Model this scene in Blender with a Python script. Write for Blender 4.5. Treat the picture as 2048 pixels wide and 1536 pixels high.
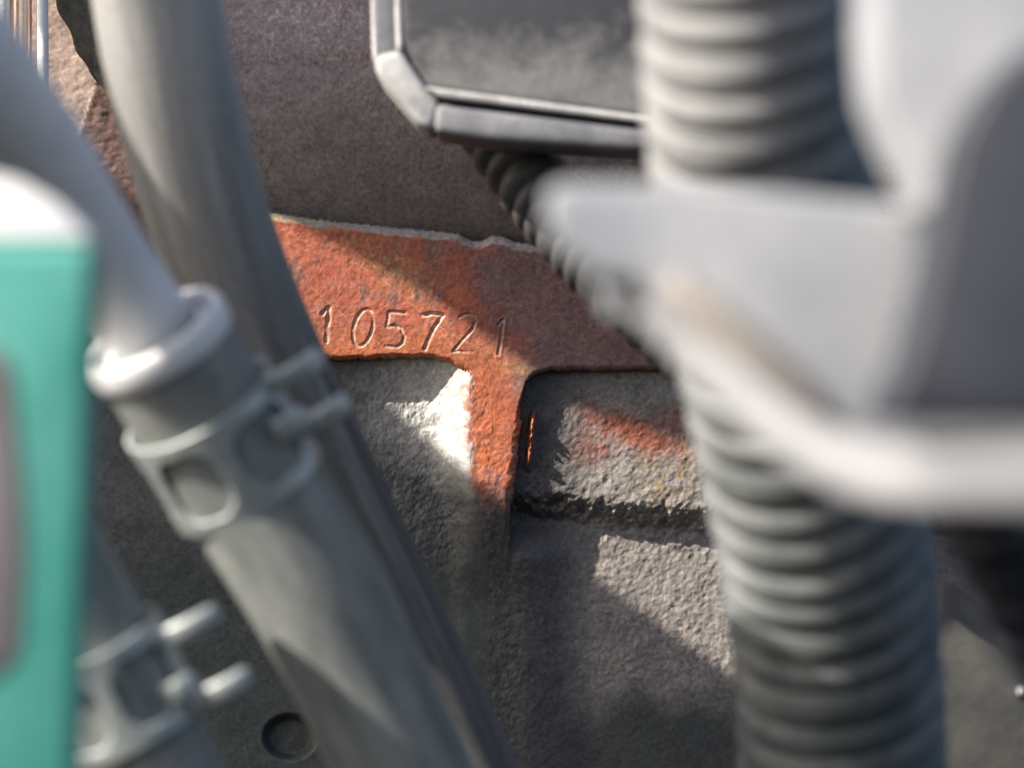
import bpy, bmesh, math, random
import numpy as np
from mathutils import Vector, Matrix

for o in list(bpy.data.objects):
    bpy.data.objects.remove(o)
S = bpy.context.scene
COL = S.collection
random.seed(7)

# ------------------------------------------------------------------ camera
D = 0.437                      # metres to the stamped face, which is in focus
HALF = math.radians(10.0)
F = 1024.0 / math.tan(HALF)    # focal length in pixels of the 2048 wide photograph
K = D / F                      # metres per pixel at the stamped face
cam_d = bpy.data.cameras.new('camera')
cam = bpy.data.objects.new('camera', cam_d)
COL.objects.link(cam)
cam.rotation_euler = (math.radians(90), 0, 0)
cam_d.sensor_width = 36.0
cam_d.lens = 18.0 / math.tan(HALF)
cam_d.clip_start = 0.005
cam_d.clip_end = 100.0
cam_d.dof.use_dof = True
cam_d.dof.focus_distance = D
cam_d.dof.aperture_fstop = 12.5
cam_d.dof.aperture_blades = 0
S.camera = cam

# ------------------------------------------------------------------ sky, sun
SUN = Vector((-0.71, -0.34, 0.60)).normalized()      # towards the sun
w = bpy.data.worlds.new('World')
S.world = w
w.use_nodes = True
wn = w.node_tree
bg = wn.nodes['Background']
sky = wn.nodes.new('ShaderNodeTexSky')
sky.sky_type = 'NISHITA'
sky.sun_disc = False
sky.sun_elevation = math.asin(SUN.z)
sky.sun_rotation = math.atan2(SUN.x, SUN.y)
wn.links.new(sky.outputs[0], bg.inputs[0])
sky.dust_density = 2.6
sky.air_density = 0.75
sky.ozone_density = 0.5
bg.inputs[1].default_value = 0.112
sun_d = bpy.data.lights.new('sun', 'SUN')
sun_d.energy = 5.0
sun_d.angle = math.radians(0.42)
sun_d.color = (1.0, 0.93, 0.84)
sun = bpy.data.objects.new('sun', sun_d)
COL.objects.link(sun)
sun.rotation_euler = SUN.to_track_quat('Z', 'Y').to_euler()
S.view_settings.view_transform = 'Standard'
S.view_settings.look = 'None'
S.view_settings.gamma = 1.0
S.view_settings.exposure = 1.0

# ------------------------------------------------------------------ helpers
def P(u, v, d):
    """Point seen at photograph pixel (u, v), d metres in front of the lens."""
    return Vector(((u - 1024.0) / F * d, d, (768.0 - v) / F * d))

def px(n, d):
    return n * d / F

def link(name, me, mat=None, parent=None, smooth=True):
    o = bpy.data.objects.new(name, me)
    COL.objects.link(o)
    if mat is not None and not me.materials:
        me.materials.append(mat)
    if smooth:
        me.polygons.foreach_set('use_smooth', [True] * len(me.polygons))
    if parent is not None:
        o.parent = parent
        o.matrix_parent_inverse = parent.matrix_world.inverted()
    return o

def tag(o, label, cat, group=None):
    o['label'] = label
    o['category'] = cat
    if group:
        o['group'] = group
    return o

def thing(name, loc, label, cat, group=None):
    o = bpy.data.objects.new(name, None)
    o.empty_display_size = 0.01
    o.location = loc
    COL.objects.link(o)
    o.matrix_world = Matrix.Translation(loc)
    return tag(o, label, cat, group)

def spline(pts, n):
    """Catmull-Rom through pts (numpy rows), n samples per span."""
    p = np.array(pts, float)
    p = np.vstack([2 * p[0] - p[1], p, 2 * p[-1] - p[-2]])
    out = []
    for i in range(1, len(p) - 2):
        t = np.linspace(0, 1, n, endpoint=False)[:, None]
        a, b, c, e = p[i - 1], p[i], p[i + 1], p[i + 2]
        out.append(0.5 * (2 * b + (c - a) * t + (2 * a - 5 * b + 4 * c - e) * t ** 2 + (3 * b - a - 3 * c + e) * t ** 3))
    out.append(p[-2][None])
    return np.vstack(out)

def frames(path, step):
    """Resample a polyline to even steps; return points, normals, binormals, arc length."""
    seg = np.linalg.norm(np.diff(path, axis=0), axis=1)
    s = np.concatenate([[0], np.cumsum(seg)])
    n = max(2, int(round(s[-1] / step)) + 1)
    q = np.linspace(0, s[-1], n)
    pts = np.stack([np.interp(q, s, path[:, k]) for k in range(3)], 1)
    tg = np.gradient(pts, axis=0)
    tg /= np.linalg.norm(tg, axis=1)[:, None]
    N = np.zeros_like(pts)
    ref = np.array([0.0, -1.0, 0.0])
    v = ref - tg[0] * np.dot(ref, tg[0])
    for i in range(n):
        v = v - tg[i] * np.dot(v, tg[i])
        v /= np.linalg.norm(v)
        N[i] = v
    B = np.cross(tg, N)
    return pts, tg, N, B, q

def grid_mesh(name, V, wrap):
    """V: rows x cols x 3 -> quad mesh."""
    r, c = V.shape[:2]
    idx = np.arange(r * c).reshape(r, c)
    if wrap:
        nx = np.roll(idx, -1, 1)
        q = np.stack([idx[:-1], nx[:-1], nx[1:], idx[1:]], -1).reshape(-1, 4)
    else:
        q = np.stack([idx[:-1, :-1], idx[:-1, 1:], idx[1:, 1:], idx[1:, :-1]], -1).reshape(-1, 4)
    me = bpy.data.meshes.new(name)
    me.from_pydata(V.reshape(-1, 3).tolist(), [], q.tolist())
    return me

def tube(name, ctrl, rad, mat, parent=None, step=0.0012, seg=48, prof=None, caps=True, wob=0.0, seed=0, flat=None):
    """Swept tube. ctrl: Vectors, rad: radius per control point, prof(s, theta)-> extra radius."""
    c = np.array([[*p, r] for p, r in zip(ctrl, rad)], float)
    c = spline(c, 40)
    pts, tg, N, B, q = frames(c[:, :3], step)
    s0 = np.concatenate([[0], np.cumsum(np.linalg.norm(np.diff(c[:, :3], axis=0), axis=1))])
    R = np.interp(q, s0, c[:, 3])
    th = np.linspace(0, 2 * math.pi, seg, endpoint=False)
    RR = R[:, None] * np.ones(seg)[None]
    if prof is not None:
        RR = RR + prof(q[:, None], th[None])
    if flat:
        RR = RR * flat / np.sqrt(np.cos(th) ** 2 + (flat * np.sin(th)) ** 2)[None]
    if wob:
        rs = np.random.RandomState(seed)
        for k in range(1, 5):
            a, b, ph = rs.uniform(20, 130), rs.randint(0, 4), rs.uniform(0, 6.28)
            RR = RR + wob / k * np.sin(a * q[:, None] + b * th[None] + ph)
    V = pts[:, None] + RR[..., None] * (np.cos(th)[None, :, None] * N[:, None] + np.sin(th)[None, :, None] * B[:, None])
    if caps:
        V = np.concatenate([np.repeat(pts[:1, None], seg, 1) + (V[:1] - pts[:1, None]) * 0.02, V,
                            np.repeat(pts[-1:, None], seg, 1) + (V[-1:] - pts[-1:, None]) * 0.02])
    me = grid_mesh(name, V, True)
    uvl = me.uv_layers.new(name='along')
    li = np.zeros(len(me.loops), np.int32); me.loops.foreach_get('vertex_index', li)
    rows_, cols_ = V.shape[:2]
    ss_ = np.concatenate([[q[0]], q, [q[-1]]]) if caps else q
    th_ = np.abs(((li % cols_) / cols_ * 2 + 1) % 2 - 1)      # folded, so that no seam shows
    uvl.data.foreach_set('uv', np.stack([th_, ss_[li // cols_]], 1).astype(np.float32).ravel())
    return link(name, me, mat, parent)

def prism(name, outline, d, thick, mat, parent=None, bevel=0.0006, seg=3, tilt=(0, 0), uv0=(1024, 768), curve=0):
    """Solid plate: outline in photograph pixels at depth d (+tilt per pixel), thick metres deep."""
    if curve:
        oc = spline(outline + [outline[0]], curve)[:-1]
        outline = [tuple(p) for p in oc]
    bm = bmesh.new()
    f = [bm.verts.new(P(u, v, d + tilt[0] * (u - uv0[0]) + tilt[1] * (v - uv0[1]))) for u, v in outline]
    b = [bm.verts.new(x.co + Vector((0, thick, 0))) for x in f]
    n = len(f)
    bm.faces.new(f)
    bm.faces.new(b[::-1])
    for i in range(n):
        j = (i + 1) % n
        bm.faces.new((f[i], b[i], b[j], f[j]))
    bmesh.ops.recalc_face_normals(bm, faces=bm.faces)
    if bevel:
        bmesh.ops.bevel(bm, geom=list(bm.edges), offset=bevel, segments=seg, profile=0.5, affect='EDGES', clamp_overlap=True)
    me = bpy.data.meshes.new(name)
    bm.to_mesh(me)
    bm.free()
    o = link(name, me, mat, parent)
    me.set_sharp_from_angle(angle=math.radians(50))
    return o

# ------------------------------------------------------------------ materials
def nodes(name):
    m = bpy.data.materials.new(name)
    m.use_nodes = True
    return m, m.node_tree, m.node_tree.nodes['Principled BSDF']

def noise(nt, scale, detail=6, rough=0.6, coord=None):
    n = nt.nodes.new('ShaderNodeTexNoise')
    n.inputs['Scale'].default_value = scale
    n.inputs['Detail'].default_value = detail
    n.inputs['Roughness'].default_value = rough
    if coord is not None:
        nt.links.new(coord, n.inputs['Vector'])
    return n

def ramp(nt, fac, stops):
    r = nt.nodes.new('ShaderNodeValToRGB')
    while len(r.color_ramp.elements) < len(stops):
        r.color_ramp.elements.new(0.5)
    for e, (p, c) in zip(r.color_ramp.elements, stops):
        e.position = p
        e.color = (*c, 1) if len(c) == 3 else c
    nt.links.new(fac, r.inputs[0])
    return r

def bump(nt, b, height, dist, strength=1.0):
    n = nt.nodes.new('ShaderNodeBump')
    n.inputs['Distance'].default_value = dist
    n.inputs['Strength'].default_value = strength
    nt.links.new(height, n.inputs['Height'])
    nt.links.new(n.outputs[0], b.inputs['Normal'])

def dusty(name, base, dust, scale=120, lo=0.35, hi=0.7, rough=0.65, fine=1500, bd=0.00008, metal=0.0, spec=0.5, stretch=None):
    m, nt, b = nodes(name)
    tc = nt.nodes.new('ShaderNodeTexCoord')
    vec = tc.outputs['Object']
    if stretch:
        mp = nt.nodes.new('ShaderNodeMapping')
        mp.inputs['Scale'].default_value = stretch
        nt.links.new(tc.outputs['UV'], mp.inputs[0])
        vec = mp.outputs[0]
    n1 = noise(nt, scale, 8, 0.65, vec)
    r1 = ramp(nt, n1.outputs[0], [(lo, base), (hi, dust)])
    n2 = noise(nt, fine, 4, 0.6, tc.outputs['Object'])
    mx = nt.nodes.new('ShaderNodeMix')
    mx.data_type = 'RGBA'
    mx.blend_type = 'OVERLAY'
    mx.inputs[0].default_value = 0.35
    nt.links.new(r1.outputs[0], mx.inputs[6])
    nt.links.new(n2.outputs[0], mx.inputs[7])
    nt.links.new(mx.outputs[2], b.inputs['Base Color'])
    b.inputs['Roughness'].default_value = rough
    b.inputs['Metallic'].default_value = metal
    b.inputs['Specular IOR Level'].default_value = spec
    bump(nt, b, n2.outputs[0], bd)
    return m

def casting(name):
    m, nt, b = nodes(name)
    at = nt.nodes.new('ShaderNodeAttribute')
    at.attribute_name = 'tone'
    tc = nt.nodes.new('ShaderNodeTexCoord')
    n1 = noise(nt, 1400, 6, 0.7, tc.outputs['Object'])
    n2 = noise(nt, 260, 5, 0.6, tc.outputs['Object'])
    r1 = ramp(nt, n1.outputs[0], [(0.3, (0.55,) * 3), (0.72, (1.35,) * 3)])
    r2 = ramp(nt, n2.outputs[0], [(0.3, (0.8, 0.78, 0.78)), (0.7, (1.15, 1.15, 1.1))])
    mul = nt.nodes.new('ShaderNodeMix'); mul.data_type = 'RGBA'; mul.blend_type = 'MULTIPLY'; mul.inputs[0].default_value = 1
    mu2 = nt.nodes.new('ShaderNodeMix'); mu2.data_type = 'RGBA'; mu2.blend_type = 'MULTIPLY'; mu2.inputs[0].default_value = 1
    nt.links.new(at.outputs['Color'], mul.inputs[6]); nt.links.new(r1.outputs[0], mul.inputs[7])
    nt.links.new(mul.outputs[2], mu2.inputs[6]); nt.links.new(r2.outputs[0], mu2.inputs[7])
    nt.links.new(mu2.outputs[2], b.inputs['Base Color'])
    b.inputs['Roughness'].default_value = 0.55
    b.inputs['Specular IOR Level'].default_value = 0.45
    n3 = noise(nt, 2600, 5, 0.7, tc.outputs['Object'])
    bump(nt, b, n3.outputs[0], 0.00005)
    return m

def tone_by_height(m, z0, z1, a0, a1):
    """Shift the tone of a dusty() material with height on the object."""
    nt = m.node_tree
    rp = [n for n in nt.nodes if n.type == 'VALTORGB'][0]
    nz = rp.inputs[0].links[0].from_socket
    tc = [n for n in nt.nodes if n.type == 'TEX_COORD'][0]
    sx = nt.nodes.new('ShaderNodeSeparateXYZ'); nt.links.new(tc.outputs['Object'], sx.inputs[0])
    mr = nt.nodes.new('ShaderNodeMapRange')
    for i, v in zip((1, 2, 3, 4), (z0, z1, a0, a1)):
        mr.inputs[i].default_value = v
    nt.links.new(sx.outputs[2], mr.inputs[0])
    ad = nt.nodes.new('ShaderNodeMath'); ad.operation = 'ADD'
    nt.links.new(nz, ad.inputs[0]); nt.links.new(mr.outputs[0], ad.inputs[1]); nt.links.new(ad.outputs[0], rp.inputs[0])
    return m

M = {}
M['cast'] = casting('rusty_cast_iron')
M['hose'] = dusty('dusty_rubber', (0.13, 0.145, 0.138), (0.33, 0.34, 0.318), 1.0, 0.28, 0.72, 0.85, spec=0.2, stretch=(7.0, 60.0, 1.0))
M['hoseb'] = tone_by_height(dusty('streaked_rubber', (0.11, 0.107, 0.10), (0.40, 0.395, 0.38), 1.0, 0.25, 0.75, 0.85, spec=0.2, stretch=(7.0, 16.0, 1.0)), -0.01, 0.045, -0.22, 0.16)  # paler towards the top of the hose
M['clamp'] = dusty('grey_spring_steel', (0.30, 0.35, 0.34), (0.50, 0.53, 0.515), 150, 0.3, 0.7, 0.42, metal=0.35)
M['pipe'] = dusty('dull_aluminium', (0.62, 0.62, 0.63), (0.76, 0.76, 0.76), 90, 0.3, 0.7, 0.5, metal=0.0, bd=0.00003)
M['conduit'] = tone_by_height(dusty('dusty_conduit_shaded_low', (0.075, 0.09, 0.09), (0.27, 0.268, 0.265), 110, 0.25, 0.75, 0.75), -0.035, 0.04, -0.16, 0.17)  # lower end darker: its shade is put into the colour
M['conduit2'] = dusty('dark_conduit', (0.05, 0.05, 0.05), (0.10, 0.096, 0.092), 150, 0.35, 0.75, 0.5)
M['box'] = dusty('dusty_black_plastic', (0.12, 0.122, 0.134), (0.25, 0.25, 0.255), 130, 0.38, 0.75, 0.75)
M['boxface'] = tone_by_height(dusty('black_plastic_dust_settled_low', (0.032, 0.033, 0.040), (0.165, 0.163, 0.16), 150, 0.40, 0.75, 0.75), 0.0395, 0.0505, 0.26, -0.20)
M['dust'] = dusty('sunlit_pale_dust', (0.30, 0.295, 0.29), (0.52, 0.505, 0.49), 300, 0.3, 0.7, 0.9)  # sun on the box's dusty edges is put into this pale colour
M['pale'] = dusty('pale_dusty_metal', (0.21, 0.224, 0.25), (0.37, 0.375, 0.387), 75, 0.3, 0.7, 0.6)
M['lip'] = dusty('grey_dusty_lip', (0.14, 0.143, 0.15), (0.25, 0.249, 0.25), 75, 0.3, 0.7, 0.75)
M['streak'] = dusty('tan_grime', (0.23, 0.205, 0.18), (0.31, 0.28, 0.25), 90, 0.3, 0.7, 0.8)
M['slate'] = dusty('shaded_slate_plastic', (0.022, 0.025, 0.034), (0.035, 0.038, 0.048), 60, 0.3, 0.7, 0.5)
M['teal'] = dusty('teal_paint', (0.04, 0.27, 0.215), (0.10, 0.35, 0.295), 75, 0.3, 0.7, 0.45)
M['greypad'] = dusty('grey_rubber', (0.125, 0.115, 0.117), (0.155, 0.147, 0.148), 60, 0.3, 0.7, 0.8)
M['moss'] = dusty('greenish_grime', (0.06, 0.058, 0.05), (0.15, 0.13, 0.085), 500, 0.35, 0.7, 0.8, bd=0.0003)
M['white'] = dusty('sunlit_white', (0.66, 0.66, 0.66), (0.78, 0.78, 0.77), 60, 0.3, 0.7, 0.6)  # sun on the post top painted as white; also the pale rods
M['copper'] = dusty('polished_copper', (0.75, 0.50, 0.36), (0.85, 0.62, 0.5), 90, 0.3, 0.7, 0.22, metal=0.9, bd=0.00001)
M['plate'] = dusty('brown_steel', (0.04, 0.042, 0.038), (0.085, 0.08, 0.07), 150, 0.35, 0.7, 0.6)

# ------------------------------------------------------------------ the engine block (relief of the casting, real depth)
rng = np.random.RandomState(11)
LAT = rng.rand(512, 512)
def vnoise(x, y, cell, ox=0, oy=0):
    x = x / cell + ox; y = y / cell + oy
    xi = np.floor(x).astype(int); yi = np.floor(y).astype(int)
    fx = x - xi; fy = y - yi
    fx = fx * fx * (3 - 2 * fx); fy = fy * fy * (3 - 2 * fy)
    g = lambda a, b: LAT[a % 512, b % 512]
    return (g(xi, yi) * (1 - fx) * (1 - fy) + g(xi + 1, yi) * fx * (1 - fy) + g(xi, yi + 1) * (1 - fx) * fy + g(xi + 1, yi + 1) * fx * fy) * 2 - 1
def fbm(x, y, cell, oct=4, gain=0.55, ox=0.0):
    t = 0; a = 1; c = cell
    for k in range(oct):
        t = t + a * vnoise(x, y, c, ox + 17.3 * k, 7.7 * k + ox); a *= gain; c *= 0.5
    return t
def sstep(a, b, x):
    t = np.clip((x - a) / (b - a), 0, 1)
    return t * t * (3 - 2 * t)

def axis(breaks):
    out = []
    for a, b, st in breaks:
        out.append(np.linspace(a, b, max(1, int(round((b - a) / st))), endpoint=False))
    out.append([breaks[-1][1]])
    return np.concatenate(out)
ux = axis([(-1100, -60, 26), (-60, 430, 5), (430, 630, 2.2), (630, 1025, 1.1), (1025, 1480, 2.1), (1480, 1800, 10), (1800, 2100, 14), (2100, 3100, 26)])
vy = axis([(-900, -40, 24), (-40, 400, 3.2), (400, 604, 2.1), (604, 716, 1.1), (716, 1380, 2.2), (1380, 1560, 2.6), (1560, 2400, 24)])
U, Vv = np.meshgrid(ux, vy)

# outline curves of the stamped flange
edge_n = fbm(U, Vv, 26, 4)
Vt = np.interp(U, [-1100, 430, 540, 620, 700, 860, 915, 945, 962, 985, 1008, 1032, 1340, 3100],
               [400, 405, 424, 438, 447, 462, 468, 482, 483, 470, 474, 487, 505, 600]) + 1.0 * edge_n
Vb_l = np.interp(U, [-1100, 600, 680, 780, 850, 900, 940, 1000], [712, 716, 721, 716, 716, 725, 747, 800])
Vb_r = np.interp(U, [1020, 1040, 1052, 1068, 1095, 1340, 3100], [900, 800, 764, 750, 743, 740, 745])
Vb = np.where(U < 985, Vb_l, Vb_r) + 1.8 * fbm(U, Vv, 14, 3, ox=3)
rib_l = np.interp(Vv, [700, 745, 850, 950, 1010, 1100, 1560], [936, 940, 938, 942, 962, 975, 980]) + 1.5 * edge_n
rib_r = np.interp(Vv, [700, 745, 770, 850, 930, 1010, 1100, 1560], [1080, 1056, 1046, 1041, 1034, 1024, 1020, 1015]) + 4 * fbm(U, Vv, 16, 3, ox=9)

mm = 0.001
rough = fbm(U, Vv, 17, 5, 0.66)
fine = fbm(U, Vv, 9, 3, 0.6, ox=5)
# heads: the upper casting bulges above and rolls away below
tt = np.clip((Vv - 60) / 400, -2, 1.1)
head = (2.5 + 11 * np.clip(tt, 0, 2) ** 3.0 + 2.0 * (tt < 0) * (-tt)) * mm + 0.045 * mm * rough
head = head - 0.25 * mm * (1 - sstep(96, 140, Vv))
# flange face: gently crowned, chamfered top, rolled lower edge
tv = (Vv - Vt)
ft = np.where(tv < 15, 2.2 * mm * (1 - np.clip(tv / 15, 0, 1)) ** 1.25, 0)
bv = (Vb - Vv)
off_rib = 1 - sstep(925, 950, U) * (1 - sstep(1046, 1075, U))
fb = off_rib * np.where(bv < 12, 0.9 * mm * (1 - np.clip(bv / 12, 0, 1)) ** 2, 0)
flange = 0.0 * mm + ft + fb + 0.035 * mm * rough + 0.02 * mm * fine
flange = flange + 0.9 * mm * ((U - 800) / 600) ** 2 * 0.3
# walls under the flange
amp = 0.25 + 0.75 * sstep(640, 800, U) * (1 - sstep(1040, 1200, Vv))
wl = 4.05 * mm + (0.12 * mm * rough + 0.07 * mm * fine) * amp
slope = np.clip((rib_l - U) / 84.0, 0, 1)
wl = wl * sstep(0, 1, slope) ** 0.8 + 0.0
wl = wl - 0.5 * mm * np.exp(-((U - 866) ** 2 + (Vv - 828) ** 2) / 160.0)
rib = 0.0 * mm + 0.06 * mm * rough + 0.04 * mm * fine + sstep(965, 1230, Vv) * 3.98 * mm
wr_edge = np.interp(U, [1000, 1120, 1200, 1420, 1500], [1006, 1008, 1018, 1036, 1040]) + 7 * fbm(U, Vv, 16, 3, 0.6, ox=2)
low_edge = sstep(-26, 40, Vv - wr_edge)
calm = 1 - 0.65 * np.maximum(sstep(1320, 1420, Vv), (1 - sstep(1130, 1210, U)) * low_edge)
wr = (2.9 + 3.7 * low_edge) * mm + calm * (0.075 + 0.16 * np.exp(-((Vv - wr_edge - 20) / 40) ** 2)) * mm * rough + calm * 0.06 * mm * fine
jn = sstep(1030, 1130, Vv) * (1 - sstep(1030, 1190, U))
wr = wr * (1 - jn) + rib * jn
wr = wr + 0.9 * mm * np.clip(1 - (Vv - 750) / 40, 0, 1) * 0.3
burr = np.exp(-((U - 1062 + (Vv - 880) * 0.10) / 5.0) ** 2) * sstep(812, 842, Vv) * (1 - sstep(915, 948, Vv))
wr = wr - 2.5 * mm * burr * (0.85 + 0.3 * fine)
# rounded shoulders of the rib
rr = np.clip(1 - (rib_r - U) / 16, 0, 1)
rib = rib + 0.9 * mm * rr ** 2 * (1 - sstep(1000, 1100, Vv))
in_flange = (Vv >= Vt) & (Vv <= Vb)
below = Vv > Vb
in_rib = below & (U > rib_l) & (U < rib_r)
dep = np.where(Vv < Vt, head, flange)
lo = (4.2 * mm + (0.05 * mm * rough + 0.04 * mm * fine) * amp) * sstep(965, 1230, Vv)
lw = 0.5 * (wl + lo + np.sqrt((wl - lo) ** 2 + (1.6 * mm * sstep(955, 1080, Vv)) ** 2)) - 0.37 * mm * sstep(955, 1080, Vv)
dep = np.where(below & (U <= rib_l), lw, dep)
dep = np.where(in_rib, np.minimum(rib, 30 * mm), dep)
dep = np.where(below & (U >= rib_r), wr, dep)
# a drilled hole low in the wall
hole = np.sqrt(((U - 580) / 54) ** 2 + ((Vv - 1474) / 46) ** 2)
dep = dep + 2.4 * mm * (1 - sstep(0.72, 1.08, hole))
# far left wall of the block (behind the hoses) and far right cavity
left = U < 430
tan_edge = np.interp(Vv, [-900, 60, 180, 270, 560], [240, 214, 187, 157, 90])
dep = np.where(left & (Vv < 600), (2.0 + np.where(U < tan_edge, 0.004 * (tan_edge - U), 0.012 * (U - tan_edge))) * mm + 0.07 * mm * rough + 0.04 * mm * fine, dep)
dep = np.where((U > 1640), dep + np.clip((U - 1640) / 60, 0, 1) * 14 * mm, dep)

# the stamped number, each stroke a V groove
def Z(pts):
    return [(500 + x / 3.2, 400 + y / 3.2) for x, y in pts]
ell = [(726.3 + 19 * math.cos(a) + 3.5 * -math.sin(a) * -1 * -1, 655.5 + 37 * math.sin(a)) for a in np.linspace(0, 2 * math.pi, 37)]
ell = [(x - (y - 655.5) * 0.10, y) for x, y in ell]
DIG = [
    ([Z([(505, 688), (500, 780), (488, 905)]), Z([(462, 728), (484, 706), (503, 690)])], 9.0, 0.36),
    ([ell], 7.5, 0.22),
    ([Z([(990, 722), (888, 716), (876, 815), (925, 803), (968, 822), (988, 868), (978, 918), (935, 944), (868, 936)])], 7.5, 0.26),
    ([Z([(1102, 738), (1170, 728), (1232, 738), (1172, 832), (1118, 952)])], 9.0, 0.36),
    ([Z([(1340, 752), (1385, 732), (1430, 742), (1446, 772), (1424, 826), (1300, 968), (1420, 975)])], 7.0, 0.20),
    ([Z([(1590, 800), (1621, 768), (1608, 880), (1590, 990)])], 6.5, 0.24),
]
digit_id = np.zeros(U.shape, int)
best = np.full(U.shape, 1e9)
groove = np.zeros(U.shape)
win = (U > 625) & (U < 1030) & (Vv > 600) & (Vv < 720)
wu, wv = U[win], Vv[win]
for k, (strokes, wid, dp) in enumerate(DIG, 1):
    dmin = np.full(wu.shape, 1e9)
    for st in strokes:
        for (x0, y0), (x1, y1) in zip(st[:-1], st[1:]):
            L2 = (x1 - x0) ** 2 + (y1 - y0) ** 2
            t = np.clip(((wu - x0) * (x1 - x0) + (wv - y0) * (y1 - y0)) / L2, 0, 1)
            dmin = np.minimum(dmin, np.hypot(wu - x0 - t * (x1 - x0), wv - y0 - t * (y1 - y0)))
    h = np.clip(1 - dmin / (wid * 0.68), 0, 1)
    prof = dp * mm * np.minimum(h * 1.35, 1) * np.clip(0.85 + 0.55 * fbm(wu, wv, 22, 3, ox=50 + k), 0.25, 1.4)
    lip = -0.05 * mm * np.exp(-((dmin - wid * 0.85) / 2.2) ** 2)
    g = groove[win]; groove[win] = np.where(prof > g, prof, g) + lip
    di = digit_id[win]; digit_id[win] = np.where(h > 0.02, k, di)
dep = dep + groove

# tone of the metal: rust, bare grey, grime, with some sun and shade painted in
def mixc(a, b, t):
    return a * (1 - t[..., None]) + np.array(b) * t[..., None]
n1 = fbm(U, Vv, 70, 5, 0.6, ox=21); n2 = fbm(U, Vv, 22, 4, 0.6, ox=33); n3 = fbm(U, Vv, 7, 3, 0.6, ox=41)
C = np.ones(U.shape + (3,)) * np.array((0.145, 0.135, 0.13))
# upper casting
hm = (Vv < Vt) & (U >= 430)
chead = mixc(np.ones(U.shape + (3,)) * np.array((0.33, 0.285, 0.27)), (0.36, 0.26, 0.245), np.clip(0.4 + 0.5 * n2, 0, 1) * (1 - sstep(60, 330, Vv)))
chead = mixc(chead, (0.50, 0.44, 0.42), np.clip(n3 * 1.3 - 0.35 + 0.3 * n1, 0, 1) * (1 - sstep(80, 160, Vv)))
strip = np.exp(-((Vv - 112) / 22) ** 2) * np.clip(vnoise(U, Vv * 0.08, 5, 3, 9) * 1.4, 0, 1)
chead = mixc(chead, (0.44, 0.34, 0.33), strip * 0.8)
C = np.where(hm[..., None], chead, C)
# flange and rib: rust, with some shade painted in
rust = np.ones(U.shape + (3,)) * np.array((0.40, 0.108, 0.06))
rust = mixc(rust, (0.43, 0.14, 0.065), np.clip(0.25 + 0.9 * n1, 0, 1) * 0.8)
rust = mixc(rust, (0.37, 0.16, 0.125), np.clip(0.05 + 0.8 * n2, 0, 1) * 0.75)
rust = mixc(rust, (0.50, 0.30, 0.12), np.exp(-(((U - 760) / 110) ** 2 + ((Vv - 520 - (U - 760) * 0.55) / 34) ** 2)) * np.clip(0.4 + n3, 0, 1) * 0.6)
rust = mixc(rust, (0.14, 0.09, 0.07), np.clip(n2 * 1.6 - 1.1 + 0.5 * np.exp(-(((U - 650) / 70) ** 2 + ((Vv - 530) / 50) ** 2)), 0, 1) * 0.8)
rust = mixc(rust, (0.19, 0.125, 0.125), sstep(-100, 100, U - 960 - 0.5 * (Vv - 600) + 70 * n1) * 0.85)  # shaded upper right of the flange, browned in the colour
rust = mixc(rust, (0.36, 0.27, 0.10), np.exp(-(((U - 1040) / 40) ** 2 + ((Vv - 735) / 18) ** 2)) * np.clip(0.4 + n3, 0, 1) * 0.7)
rust = mixc(rust, (0.48, 0.14, 0.05), sstep(640, 716, Vv + 18 * n1) * (1 - sstep(960, 1060, U)) * 0.55)
# hairline scratches in the rust
for k in range(12):
    x0, y0 = rng.uniform(560, 1050), rng.uniform(470, 700)
    L = rng.uniform(60, 260); a = rng.uniform(0.1, 0.9); cv = rng.uniform(-0.0012, 0.0012)
    dx = (U - x0) * math.cos(a) + (Vv - y0) * math.sin(a)
    dy = -(U - x0) * math.sin(a) + (Vv - y0) * math.cos(a) - cv * dx * dx
    rust = mixc(rust, (0.55, 0.33, 0.24), (np.abs(dy) < 1.1) * (dx > 0) * (dx < L) * 0.30)
cham = in_flange & (tv < 14 + 3 * n2)
ccham = mixc(np.ones(U.shape + (3,)) * np.array((0.30, 0.27, 0.255)), (0.40, 0.34, 0.17), (1 - sstep(560, 680, U)) * np.clip(0.7 + n3, 0, 1))
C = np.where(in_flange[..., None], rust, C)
C = np.where(cham[..., None], ccham, C)
crib = mixc(rust, (0.44, 0.17, 0.14), np.clip(0.2 + 0.7 * n2 + sstep(930, 1010, Vv) * 0.6, 0, 1) * 0.6)
crib = mixc(crib, (0.078, 0.076, 0.073), sstep(950, 1040, Vv + 14 * n2))  # rib below the sun strip darkened as painted shade
C = np.where(in_rib[..., None], crib, C)
fuzz = sstep(-14, 10, U - rib_l + 9 * n2 + 6 * n3) * (U <= rib_l + 14) * below
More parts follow.
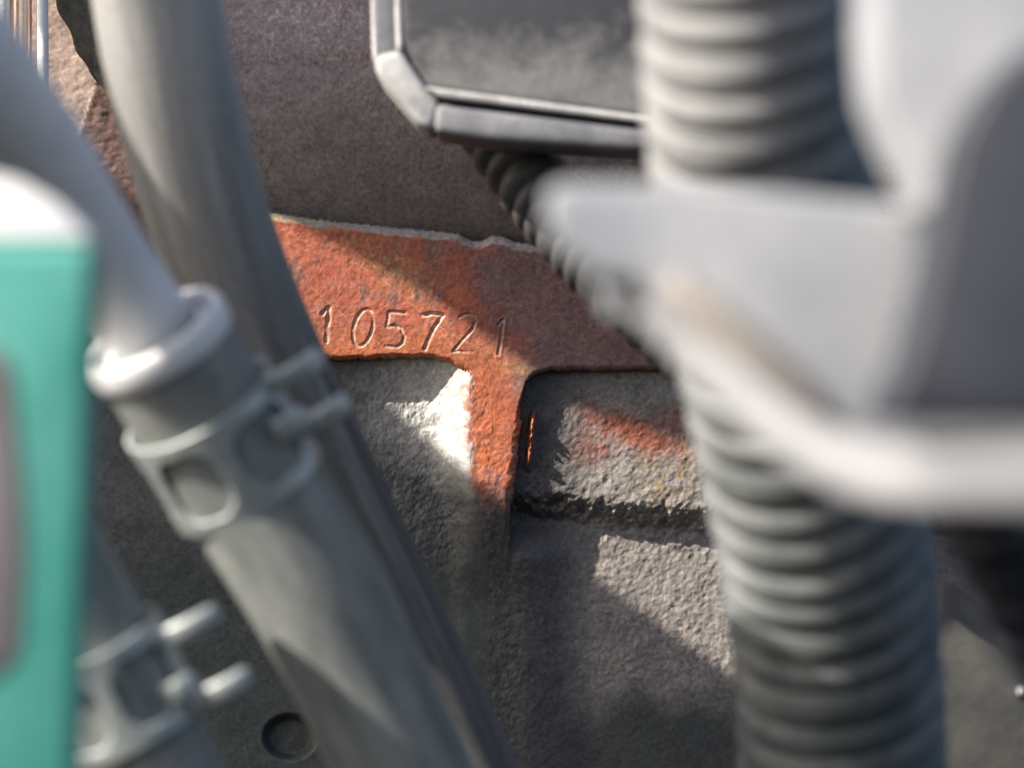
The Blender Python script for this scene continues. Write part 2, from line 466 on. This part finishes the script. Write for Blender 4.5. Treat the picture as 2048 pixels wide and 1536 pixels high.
# left wall: bare metal near the rib, widened into a painted wedge of sun
lm = below & (U <= rib_l)
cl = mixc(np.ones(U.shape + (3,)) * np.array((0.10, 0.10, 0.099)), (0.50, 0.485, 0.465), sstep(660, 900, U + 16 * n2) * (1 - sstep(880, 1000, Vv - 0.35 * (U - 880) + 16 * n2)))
cl = mixc(cl, (0.07, 0.08, 0.077), sstep(1000, 1180, Vv + 30 * n1))
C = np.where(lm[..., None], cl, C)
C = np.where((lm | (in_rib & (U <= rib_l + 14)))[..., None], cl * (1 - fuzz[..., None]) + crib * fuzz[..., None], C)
rm = below & (U >= rib_r)
cr = mixc(np.ones(U.shape + (3,)) * np.array((0.27, 0.245, 0.225)), (0.20, 0.18, 0.17), np.clip(0.3 + n2, 0, 1) * 0.6)
red = np.exp(-((((U - 1270) * 0.93 + (Vv - 870) * 0.36) / 105) ** 2 + ((-(U - 1270) * 0.36 + (Vv - 865) * 0.93) / 30) ** 2)) + 0.55 * np.exp(-(((U - 1170) / 50) ** 2 + ((Vv - 900) / 26) ** 2)) + 0.6 * np.exp(-(((U - 1350) / 30) ** 2 + ((Vv - 830) / 20) ** 2))
cr = mixc(cr, (0.30, 0.095, 0.06), np.clip(red * 1.2 + 0.22 * n2 * (red > 0.12), 0, 1))
cr = mixc(cr, (0.36, 0.27, 0.13), np.exp(-(((U - 1345) / 70) ** 2 + ((Vv - 955) / 50) ** 2)) * np.clip(0.25 + n2, 0, 1) * 0.8)
cr = mixc(cr, (0.065, 0.070, 0.068), sstep(1330, 1450, Vv + 30 * n1))
cr = mixc(cr, (0.09, 0.085, 0.085), 1 - sstep(1090, 1215, U))  # shade beside the rib painted into the wall colour
cr = mixc(cr, (0.40, 0.13, 0.07), np.clip(burr * 1.5, 0, 1))
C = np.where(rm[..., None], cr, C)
# far left
lf = left & (Vv < 600)
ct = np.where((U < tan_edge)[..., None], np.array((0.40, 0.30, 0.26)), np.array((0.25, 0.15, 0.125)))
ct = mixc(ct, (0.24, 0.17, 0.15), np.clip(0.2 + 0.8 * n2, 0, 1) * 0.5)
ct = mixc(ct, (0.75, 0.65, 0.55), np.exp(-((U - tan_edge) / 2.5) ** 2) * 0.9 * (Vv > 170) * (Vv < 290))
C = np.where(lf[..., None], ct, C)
# the grooves keep bare metal on their flanks
gm = np.clip(groove / (0.2 * mm), 0, 1) * (0.6 + 0.4 * np.clip(n3 + 0.3, 0, 1))
C = mixc(C, (0.52, 0.40, 0.32), gm * 0.85)

DEP = D + dep
XYZ = np.stack([(U - 1024) / F * DEP, DEP, (768 - Vv) / F * DEP], -1)
dx = np.gradient(XYZ, axis=1); dz = np.gradient(XYZ, axis=0)
NR = np.cross(dx, dz); NR /= np.linalg.norm(NR, axis=-1)[..., None]
NR = np.where((NR[..., 1] > 0)[..., None], -NR, NR)

rows, cols = U.shape
reg = np.full(U.shape, 3)                                  # lower wall
reg[(Vv < Vt)] = 1                                         # upper casting
reg[in_flange] = 2
reg[in_rib] = 4
reg[below & (U >= rib_r) & (Vv < wr_edge)] = 5             # raised pad right of the rib
reg[left & (Vv < 600)] = 6
freg = reg[:-1, :-1]
fdig = np.maximum.reduce([digit_id[:-1, :-1], digit_id[1:, :-1], digit_id[:-1, 1:], digit_id[1:, 1:]])
idx = np.arange(rows * cols).reshape(rows, cols)
quads = np.stack([idx[:-1, :-1], idx[1:, :-1], idx[1:, 1:], idx[:-1, 1:]], -1)
XF, NF, CF = XYZ.reshape(-1, 3), NR.reshape(-1, 3), np.clip(C.reshape(-1, 3), 0, 1)

def patch(name, mask, parent):
    q = quads[mask]
    used, inv = np.unique(q, return_inverse=True)
    inv = inv.reshape(-1, 4)
    me = bpy.data.meshes.new(name)
    me.vertices.add(len(used)); me.vertices.foreach_set('co', XF[used].ravel())
    me.loops.add(inv.size); me.loops.foreach_set('vertex_index', inv.ravel().astype(np.int32))
    me.polygons.add(len(inv)); me.polygons.foreach_set('loop_start', np.arange(0, inv.size, 4, dtype=np.int32))
    me.update(calc_edges=True)
    ca = me.color_attributes.new('tone', 'FLOAT_COLOR', 'POINT')
    ca.data.foreach_set('color', np.concatenate([CF[used], np.ones((len(used), 1))], 1).astype(np.float32).ravel())
    o = link(name, me, M['cast'], parent)
    me.normals_split_custom_set_from_vertices(NF[used].tolist())
    return o

eng = thing('engine_block', P(1024, 768, D), 'rusty cast iron engine block stamped 105721, behind all the hoses', 'engine')
nd = fdig == 0
patch('upper_casting', (freg == 1), eng)['label'] = 'dark brown rounded casting above the stamped flange'
fl = patch('flange', (freg == 2) & nd, eng)
fl['label'] = 'orange rust flange carrying the stamped number'
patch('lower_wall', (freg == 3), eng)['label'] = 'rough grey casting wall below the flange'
patch('rib', (freg == 4), eng)['label'] = 'rusty upright rib under the stamped number'
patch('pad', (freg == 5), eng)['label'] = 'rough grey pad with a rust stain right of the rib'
patch('side_casting', (freg == 6), eng)['label'] = 'tan sunlit casting at the upper left'
for k, ch in enumerate('105721', 1):
    patch('stamped_digit', (fdig == k), fl)['label'] = 'stamped digit ' + ch

# greenish lug and polished rods at the top left
lug = prism('cast_lug', [(104, -60), (112, 20), (140, 62), (150, 104), (172, 128), (180, 150), (206, 176), (222, 205), (250, 238), (330, 250), (330, -60)], 0.4325, 0.010, M['moss'], bevel=0.0008)
tag(lug, 'greenish grimy casting lug pointing down at the top left corner', 'casting lug')
for k, (u0, u1, vb, r, mt) in enumerate([(6, 4, 160, 18, 'white'), (44, 44, 205, 20, 'copper'), (83, 86, 180, 12, 'white')]):
    o = tube('metal_rod', [P(u0, -150, 0.430), P((u0 + u1) / 2, 20, 0.430), P(u1, vb, 0.430)], [px(r, .430)] * 3, M[mt], step=0.001, seg=24)
    tag(o, ['pale sunlit rod at the very left edge of the top corner', 'copper coloured rod between two pale rods at the top left',
            'thin pale sunlit rod right of the copper rod at the top left'][k], 'rod', 'upright rods at the top left')

# ------------------------------------------------------------------ hoses at the left
def rpx(n, d): return n * d / F
hb = tube('thick_hose', [P(296, -420, .352), P(300, -150, .356), P(316, 0, .360), P(352, 200, .366), P(432, 480, .376), P(545, 750, .384), P(700, 1080, .388), P(905, 1520, .390), P(1040, 1800, .390)],
          [rpx(130, .356), rpx(128, .356), rpx(128, .36), rpx(126, .366), rpx(121, .376), rpx(115, .384), rpx(115, .388), rpx(115, .39), rpx(115, .39)], M['hoseb'], step=0.0015, seg=64, wob=0.00012, seed=3)
tag(hb, 'plain grey hose curving behind the clamped hose and across the rusty flange', 'hose')

ha_c = [P(315, 680, .3395), P(470, 935, .3465), P(628, 1185, .3500), P(735, 1390, .3530), P(860, 1660, .3560)]
ha = tube('coolant_hose', ha_c, [rpx(140, .343), rpx(143, .3465), rpx(141, .35), rpx(134, .353), rpx(134, .356)], M['hose'], step=0.001, seg=72, wob=0.00025, seed=5)
tag(ha, 'thick grey rubber hose under the upper spring clamp with a pale lip', 'hose')

pp = thing('metal_pipe', P(300, 650, .342), 'bright silvery pipe with a bead entering the clamped hose at the left', 'pipe')
tube('pipe_body', [P(-260, -40, .285), P(-110, 110, .300), P(60, 330, .322), P(190, 510, .335), P(308, 668, .3427), P(360, 750, .3440)],
     [rpx(165, .285), rpx(150, .30), rpx(128, .322), rpx(104, .335), rpx(92, .343), rpx(90, .344)], M['pipe'], pp, step=0.0012, seg=64)
ax = (ha_c[1] - ha_c[0]).normalized()
c0 = ha_c[0]
def lathe(name, c, a, prof, mat, parent, seg=72):
    a = np.array(a); n = np.array((0, -1.0, 0)); n = n - a * np.dot(n, a); n /= np.linalg.norm(n); b = np.cross(a, n)
    th = np.linspace(0, 2 * math.pi, seg, endpoint=False)
    pr = spline([(x, y, 0) for x, y in prof], 5)
    V = np.array(c) + pr[:, 0, None, None] * a + pr[:, 1, None, None] * (np.cos(th)[None, :, None] * n + np.sin(th)[None, :, None] * b)
    return link(name, grid_mesh(name, V, True), mat, parent)
R1 = rpx(1, .341)
lathe('hose_lip', c0, ax, [(.0030, 100 * R1), (.0024, 118 * R1), (.0006, 126 * R1), (-.0010, 131 * R1), (-.0016, 140 * R1), (-.0012, 151 * R1), (.0000, 155 * R1), (.0014, 153 * R1), (.0021, 146 * R1), (.0022, 138 * R1)], M['pipe'], ha)
lathe('bead', c0, ax, [(-.0004, 96 * R1), (-.0008, 104 * R1), (-.0002, 112 * R1), (.0010, 114 * R1), (.0022, 108 * R1)], M['pipe'], pp)

def clamp(name, c, axis_v, R, wid, ang0, label, windows=True):
    """Spring band clamp: slotted band, outer lips, and two bent ears."""
    t = thing(name, c, label, 'hose clamp', 'spring clamps on the left hoses')
    a = np.array(axis_v); n = np.array((0, -1.0, 0)); n = n - a * np.dot(n, a); n /= np.linalg.norm(n)
    b = np.cross(n, a)
    cc = np.array(c)
    def pt(th, s, r):
        return cc + a * s + r * (math.cos(th) * n + math.sin(th) * b)
    nt_, ns = 216, 44
    ths = np.linspace(0, 2 * math.pi, nt_ + 1)[:-1] + ang0
    ss = np.linspace(-wid / 2, wid / 2, ns + 1)
    bm = bmesh.new()
    vs = [[bm.verts.new(pt(th, s, R + 0.0001)) for s in ss] for th in ths]
    slots = [(-0.66, 0.42), (0.50, 0.50), (-1.8, 0.45), (-2.9, 0.45), (2.4, .45)]
    for i in range(nt_):
        for j in range(ns):
            thm = (i + .5) / nt_ * 2 * math.pi; thm = (thm + math.pi) % (2 * math.pi) - math.pi
            sm = (ss[j] + ss[j + 1]) / 2 / (wid / 2)
            cut = False
            for (sc, sh) in slots:
                e = (abs((thm - sc) / sh)) ** 3 + (abs(sm / 0.70)) ** 3
                if e < 1: cut = True
            if not cut:
                bm.faces.new((vs[i][j], vs[i][j + 1], vs[(i + 1) % nt_][j + 1], vs[(i + 1) % nt_][j]))
    for v in [v for v in bm.verts if not v.link_faces]: bm.verts.remove(v)
    bmesh.ops.recalc_face_normals(bm, faces=bm.faces)
    bmesh.ops.solidify(bm, geom=list(bm.faces), thickness=-0.0006)
    me = bpy.data.meshes.new('band'); bm.to_mesh(me); bm.free()
    link('band', me, M['clamp'], t)
    def ear(th, s, w_, L, lean):
        # a bent tongue: rises off the band and rolls over, rounded end
        rows_ = []
        for k in range(15):
            f = k / 14
            r = R + 0.0006 + L * (1 - (1 - f) ** 1.5)
            thk = th + lean * f ** 1.4
            hw = w_ * (1 if f < .75 else math.sqrt(max(0.02, 1 - ((f - .75) / .25) ** 2)))
            o1 = np.array(pt(thk, s - hw, r)); o2 = np.array(pt(thk, s + hw, r))
            tn = np.array(pt(thk + 0.08, s, r)) - np.array(pt(thk, s, r)); tn /= np.linalg.norm(tn)
            h_ = 0.0006
            ring = []
            for q in range(12):
                an = 2 * math.pi * q / 12
                ring.append((o1 + o2) / 2 + (o2 - o1) / 2 * math.copysign(abs(math.cos(an)) ** .6, math.cos(an)) + tn * h_ * math.copysign(abs(math.sin(an)) ** .6, math.sin(an)))
            rows_.append(ring)
        V = np.array(rows_)
        V = np.concatenate([V, V[-1:].mean(1, keepdims=True) + (V[-1:] - V[-1:].mean(1, keepdims=True)) * .05])
        link('ear', grid_mesh('ear', V, True), M['clamp'], t)
    return t, ear, pt

t1, ear1, pt1 = clamp('hose_clamp', tuple(P(447, 893, .3461)), tuple(ax), rpx(150, .3465), rpx(215, .3465), 0.15,
                'slotted grey spring clamp with two ears round the upper thick hose')
ear1(1.12, -rpx(92, .346), rpx(22, .346), rpx(112, .346), 0.25)
ear1(1.06, rpx(12, .346), rpx(22, .346), rpx(118, .346), 0.25)
ear1(0.82, -rpx(12, .346), rpx(26, .346), rpx(44, .346), 0.3)

hc_c = [P(30, 1010, .330), P(90, 1110, .3315), P(180, 1290, .334), P(300, 1520, .337), P(420, 1760, .340)]
hc = tube('lower_hose', hc_c, [rpx(120, .33), rpx(122, .33), rpx(128, .334), rpx(130, .337), rpx(130, .34)], M['hose'], step=0.001, seg=72, wob=0.0002, seed=9)
tag(hc, 'second grey rubber hose at the bottom left corner beside the teal post', 'hose')
axc = (hc_c[3] - hc_c[1]).normalized()
t2, ear2, pt2 = clamp('hose_clamp', tuple(P(225, 1375, .3352)), tuple(axc), rpx(137, .335), rpx(210, .335), 0.15,
                'slotted grey spring clamp with two sunlit ears at the bottom left, lower of the two')
ear2(1.18, -rpx(60, .335), rpx(22, .335), rpx(120, .335), 0.25)
ear2(1.12, rpx(80, .335), rpx(22, .335), rpx(125, .335), 0.25)
ear2(0.82, rpx(40, .335), rpx(26, .335), rpx(40, .335), 0.3)

# ------------------------------------------------------------------ teal post at the left edge
tp = thing('teal_post', P(60, 1536, .264), 'teal painted post with a bright top along the left edge', 'post')
prism('post_body', [(-420, 490), (190, 490), (182, 700), (172, 1000), (148, 1700), (-420, 1700)], .264, .006, M['teal'], tp, bevel=0.0012)
prism('cap', [(-420, 330), (-60, 338), (40, 364), (120, 412), (176, 466), (180, 484), (-420, 484)], .2655, .006, M['white'], tp, bevel=0.0012)
prism('pad', [(-200, 690), (0, 700), (34, 860), (50, 1050), (46, 1210), (14, 1340), (-200, 1360)], .2637, .004, M['greypad'], tp, bevel=0.0008, curve=6)

# ------------------------------------------------------------------ black connector box, top centre
bx = thing('connector_box', P(1020, 265, .39), 'dusty black plastic connector box with a pale sunlit dusty corner at the top centre', 'connector')
prism('box_body', [(800, -300), (800, 95), (850, 178), (1290, 236), (1500, 250), (1500, -300)], .387, .018, M['boxface'], bx, bevel=0.0012)
prism('side_wall', [(745, -300), (747, 120), (770, 160), (802, 100), (802, -300)], .390, .016, M['box'], bx, bevel=0.0007)
prism('sunlit_corner', [(747, 112), (800, 98), (856, 178), (884, 205), (866, 262), (836, 250), (752, 150)], .386, .017, M['dust'], bx, bevel=0.0012)
prism('lip', [(872, 206), (1290, 256), (1500, 275), (1500, 320), (1290, 302), (1000, 284), (868, 264)], .385, .017, M['box'], bx, bevel=0.0010)
prism('ridge', [(848, 172), (1290, 232), (1500, 250), (1500, 262), (1290, 246), (880, 194)], .3845, .012, M['dust'], bx, bevel=0.0005)  # ledge of the box, its sun put into the pale dust colour
tube('side_rail', [P(797, -300, .388), P(797, 0, .388), P(800, 105, .387)], [rpx(7, .398)] * 3, M['dust'], bx, seg=16)  # edge of the box, its sun put into the pale dust colour
tube('side_rail', [P(748, -300, .391), P(748, 0, .391), P(752, 125, .390)], [rpx(6, .398)] * 3, M['dust'], bx, seg=16)  # edge of the box, its sun put into the pale dust colour

# ------------------------------------------------------------------ corrugated conduits
def corr(pitch, amp, sharp=1.0, ph=0.0, skew=0.0):
    def f(s, th):
        s = s + pitch * (0.10 * np.sin(s * 190 + 1.0) + 0.06 * np.sin(s * 610)) + 0.00025 * np.sin(2 * th + s * 60)
        x = (s / pitch + ph + skew * np.sin(th)) % 1.0
        return amp * (np.abs(np.sin(math.pi * x)) ** sharp - 1.0)
    return f
sc_ = tube('thin_conduit', [P(965, 200, .410), P(1010, 285, .408), P(1085, 390, .404), P(1170, 495, .398), P(1290, 610, .390), P(1420, 720, .384), P(1640, 860, .38)],
           [rpx(79, .41)] * 3 + [rpx(79, .40)] * 4, M['conduit2'], step=0.00022, seg=56, prof=corr(px(48, .405), px(17, .405), 0.7))
tag(sc_, 'thin dark corrugated conduit running from the connector box down behind the pale bracket', 'conduit')

lc = tube('thick_conduit', [P(1496, -420, .290), P(1500, -180, .296), P(1508, 0, .301), P(1518, 200, .307), P(1532, 400, .314), P(1560, 640, .322), P(1612, 900, .331), P(1656, 1150, .340), P(1680, 1400, .349), P(1692, 1760, .361)],
          [rpx(236, .29), rpx(236, .296), rpx(236, .301), rpx(234, .307), rpx(229, .314), rpx(224, .322), rpx(219, .331), rpx(214, .340), rpx(209, .349), rpx(207, .361)],
          M['conduit'], step=0.00026, seg=84, prof=corr(0.0046, 0.0018, 0.26, skew=-0.30), wob=0.00015, seed=21)
tag(lc, 'thick dusty grey corrugated conduit running top to bottom behind the pale bracket', 'conduit')

sc3 = tube('side_conduit', [P(1940, 960, .272), P(1985, 1060, .275), P(2030, 1160, .279), P(2090, 1290, .284), P(2170, 1420, .290)], [rpx(100, .275), rpx(104, .275), rpx(100, .28), rpx(96, .285), rpx(94, .29)],
           M['slate'], step=0.0003, seg=48, prof=corr(0.0042, 0.0008, 0.6))
tag(sc3, 'dark corrugated conduit in shade at the lower right edge', 'conduit')
pl = prism('brown_plate', [(1880, 1170), (1905, 1165), (2300, 1490), (2300, 1800), (1840, 1800)], .398, .006, M['plate'], bevel=0.0006)
tag(pl, 'dark brown plate in the lower right corner beside the thick conduit', 'plate')
bo = tube('bolt_tip', [P(2040, 1383, .400), P(2042, 1385, .3955), P(2043, 1386, .394)], [rpx(12, .397), rpx(12, .397), rpx(5, .397)], M['clamp'], step=0.0004, seg=20)
tag(bo, 'small shiny bolt tip on the brown plate at the lower right', 'bolt')

# ------------------------------------------------------------------ pale bracket and dark housing at the right, close to the lens
br = thing('mounting_bracket', P(1500, 600, .25), 'pale dusty metal bracket with a diagonal rib crossing in front of the thick conduit', 'bracket')
prism('bracket_plate', [(1092, 385), (1120, 364), (1300, 366), (1560, 385), (1840, 412), (2400, 440), (2400, 1032), (1920, 1030), (1800, 1012), (1660, 955), (1540, 872), (1430, 770), (1360, 690), (1310, 610), (1270, 560), (1200, 560), (1130, 505), (1098, 450)],
      .250, .008, M['pale'], br, bevel=0.0026, seg=5)
prism('lobe', [(1190, 530), (1320, 520), (1400, 600), (1360, 660), (1275, 652), (1220, 640), (1196, 590)], .2545, .006, M['pale'], br, bevel=0.0014, seg=4)
tube('diagonal_rib', [P(1340, 560, .2506), P(1430, 645, .2500), P(1550, 760, .2500), P(1640, 840, .2508), P(1720, 905, .2524)],
     [rpx(34, .25), rpx(46, .25), rpx(50, .25), rpx(44, .25), rpx(20, .25)], M['streak'], br, step=0.001, seg=24)

tube('lower_lip', [P(1290, 610, .2525), P(1390, 700, .250), P(1490, 795, .246), P(1600, 880, .240), P(1720, 932, .234), P(1850, 950, .2295), P(2100, 955, .228), P(2500, 955, .228)],
     [rpx(34, .25), rpx(44, .25), rpx(50, .246), rpx(58, .24), rpx(68, .234), rpx(78, .229), rpx(82, .228), rpx(82, .228)], M['lip'], br, step=0.0008, seg=56, flat=0.38)

hs = thing('dark_housing', P(1980, 830, .226), 'slate plastic housing with a rounded corner and pale sunlit shoulder at the right edge', 'housing')
prism('shoulder', [(1742, -400), (1742, 60), (1752, 190), (1800, 300), (1842, 380), (1850, 430), (2400, 430), (2400, -400)], .236, .014, M['pale'], hs, bevel=0.003, seg=5)  # bevel of the dark housing, its sun painted as a pale tone
prism('front_panel', [(2400, 40), (2130, 60), (2030, 110), (1965, 180), (1915, 270), (1890, 380), (1862, 540), (1818, 710), (1770, 815), (1785, 842), (1880, 850), (2400, 850)], .228, .012, M['slate'], hs, bevel=0.0012, seg=3)  # front of the housing, its shade put into the dark colour

# ------------------------------------------------------------------ made-up plates beyond the frame, added so that their gap shapes the strip of sun
def shade(name, poly, t, label):
    bm = bmesh.new()
    f = [bm.verts.new(P(u, v, D) + SUN * t) for u, v in poly]
    b = [bm.verts.new(x.co + Vector((0, -0.002, 0))) for x in f]
    n = len(f)
    bm.faces.new(f); bm.faces.new(b[::-1])
    for i in range(n):
        bm.faces.new((f[i], b[i], b[(i + 1) % n], f[(i + 1) % n]))
    bmesh.ops.recalc_face_normals(bm, faces=bm.faces)
    me = bpy.data.meshes.new(name); bm.to_mesh(me); bm.free()
    return tag(link(name, me, M['plate'], smooth=False), label, 'added shade plate')
shade('shade_plate', [(300, 250), (560, 418), (800, 545), (930, 640), (1060, 725), (1300, 790), (1312, -500), (300, -500)], .30,
      'narrow unseen plate added to shade the engine, beyond the upper left of the picture')
shade('shade_plate', [(-300, -60), (300, 410), (676, 728), (1000, 996), (1281, 1201), (2400, 1950), (2400, 2500), (-700, 2500), (-700, 100)], .30,
      'wide unseen plate added to shade the engine, beyond the left of the picture')
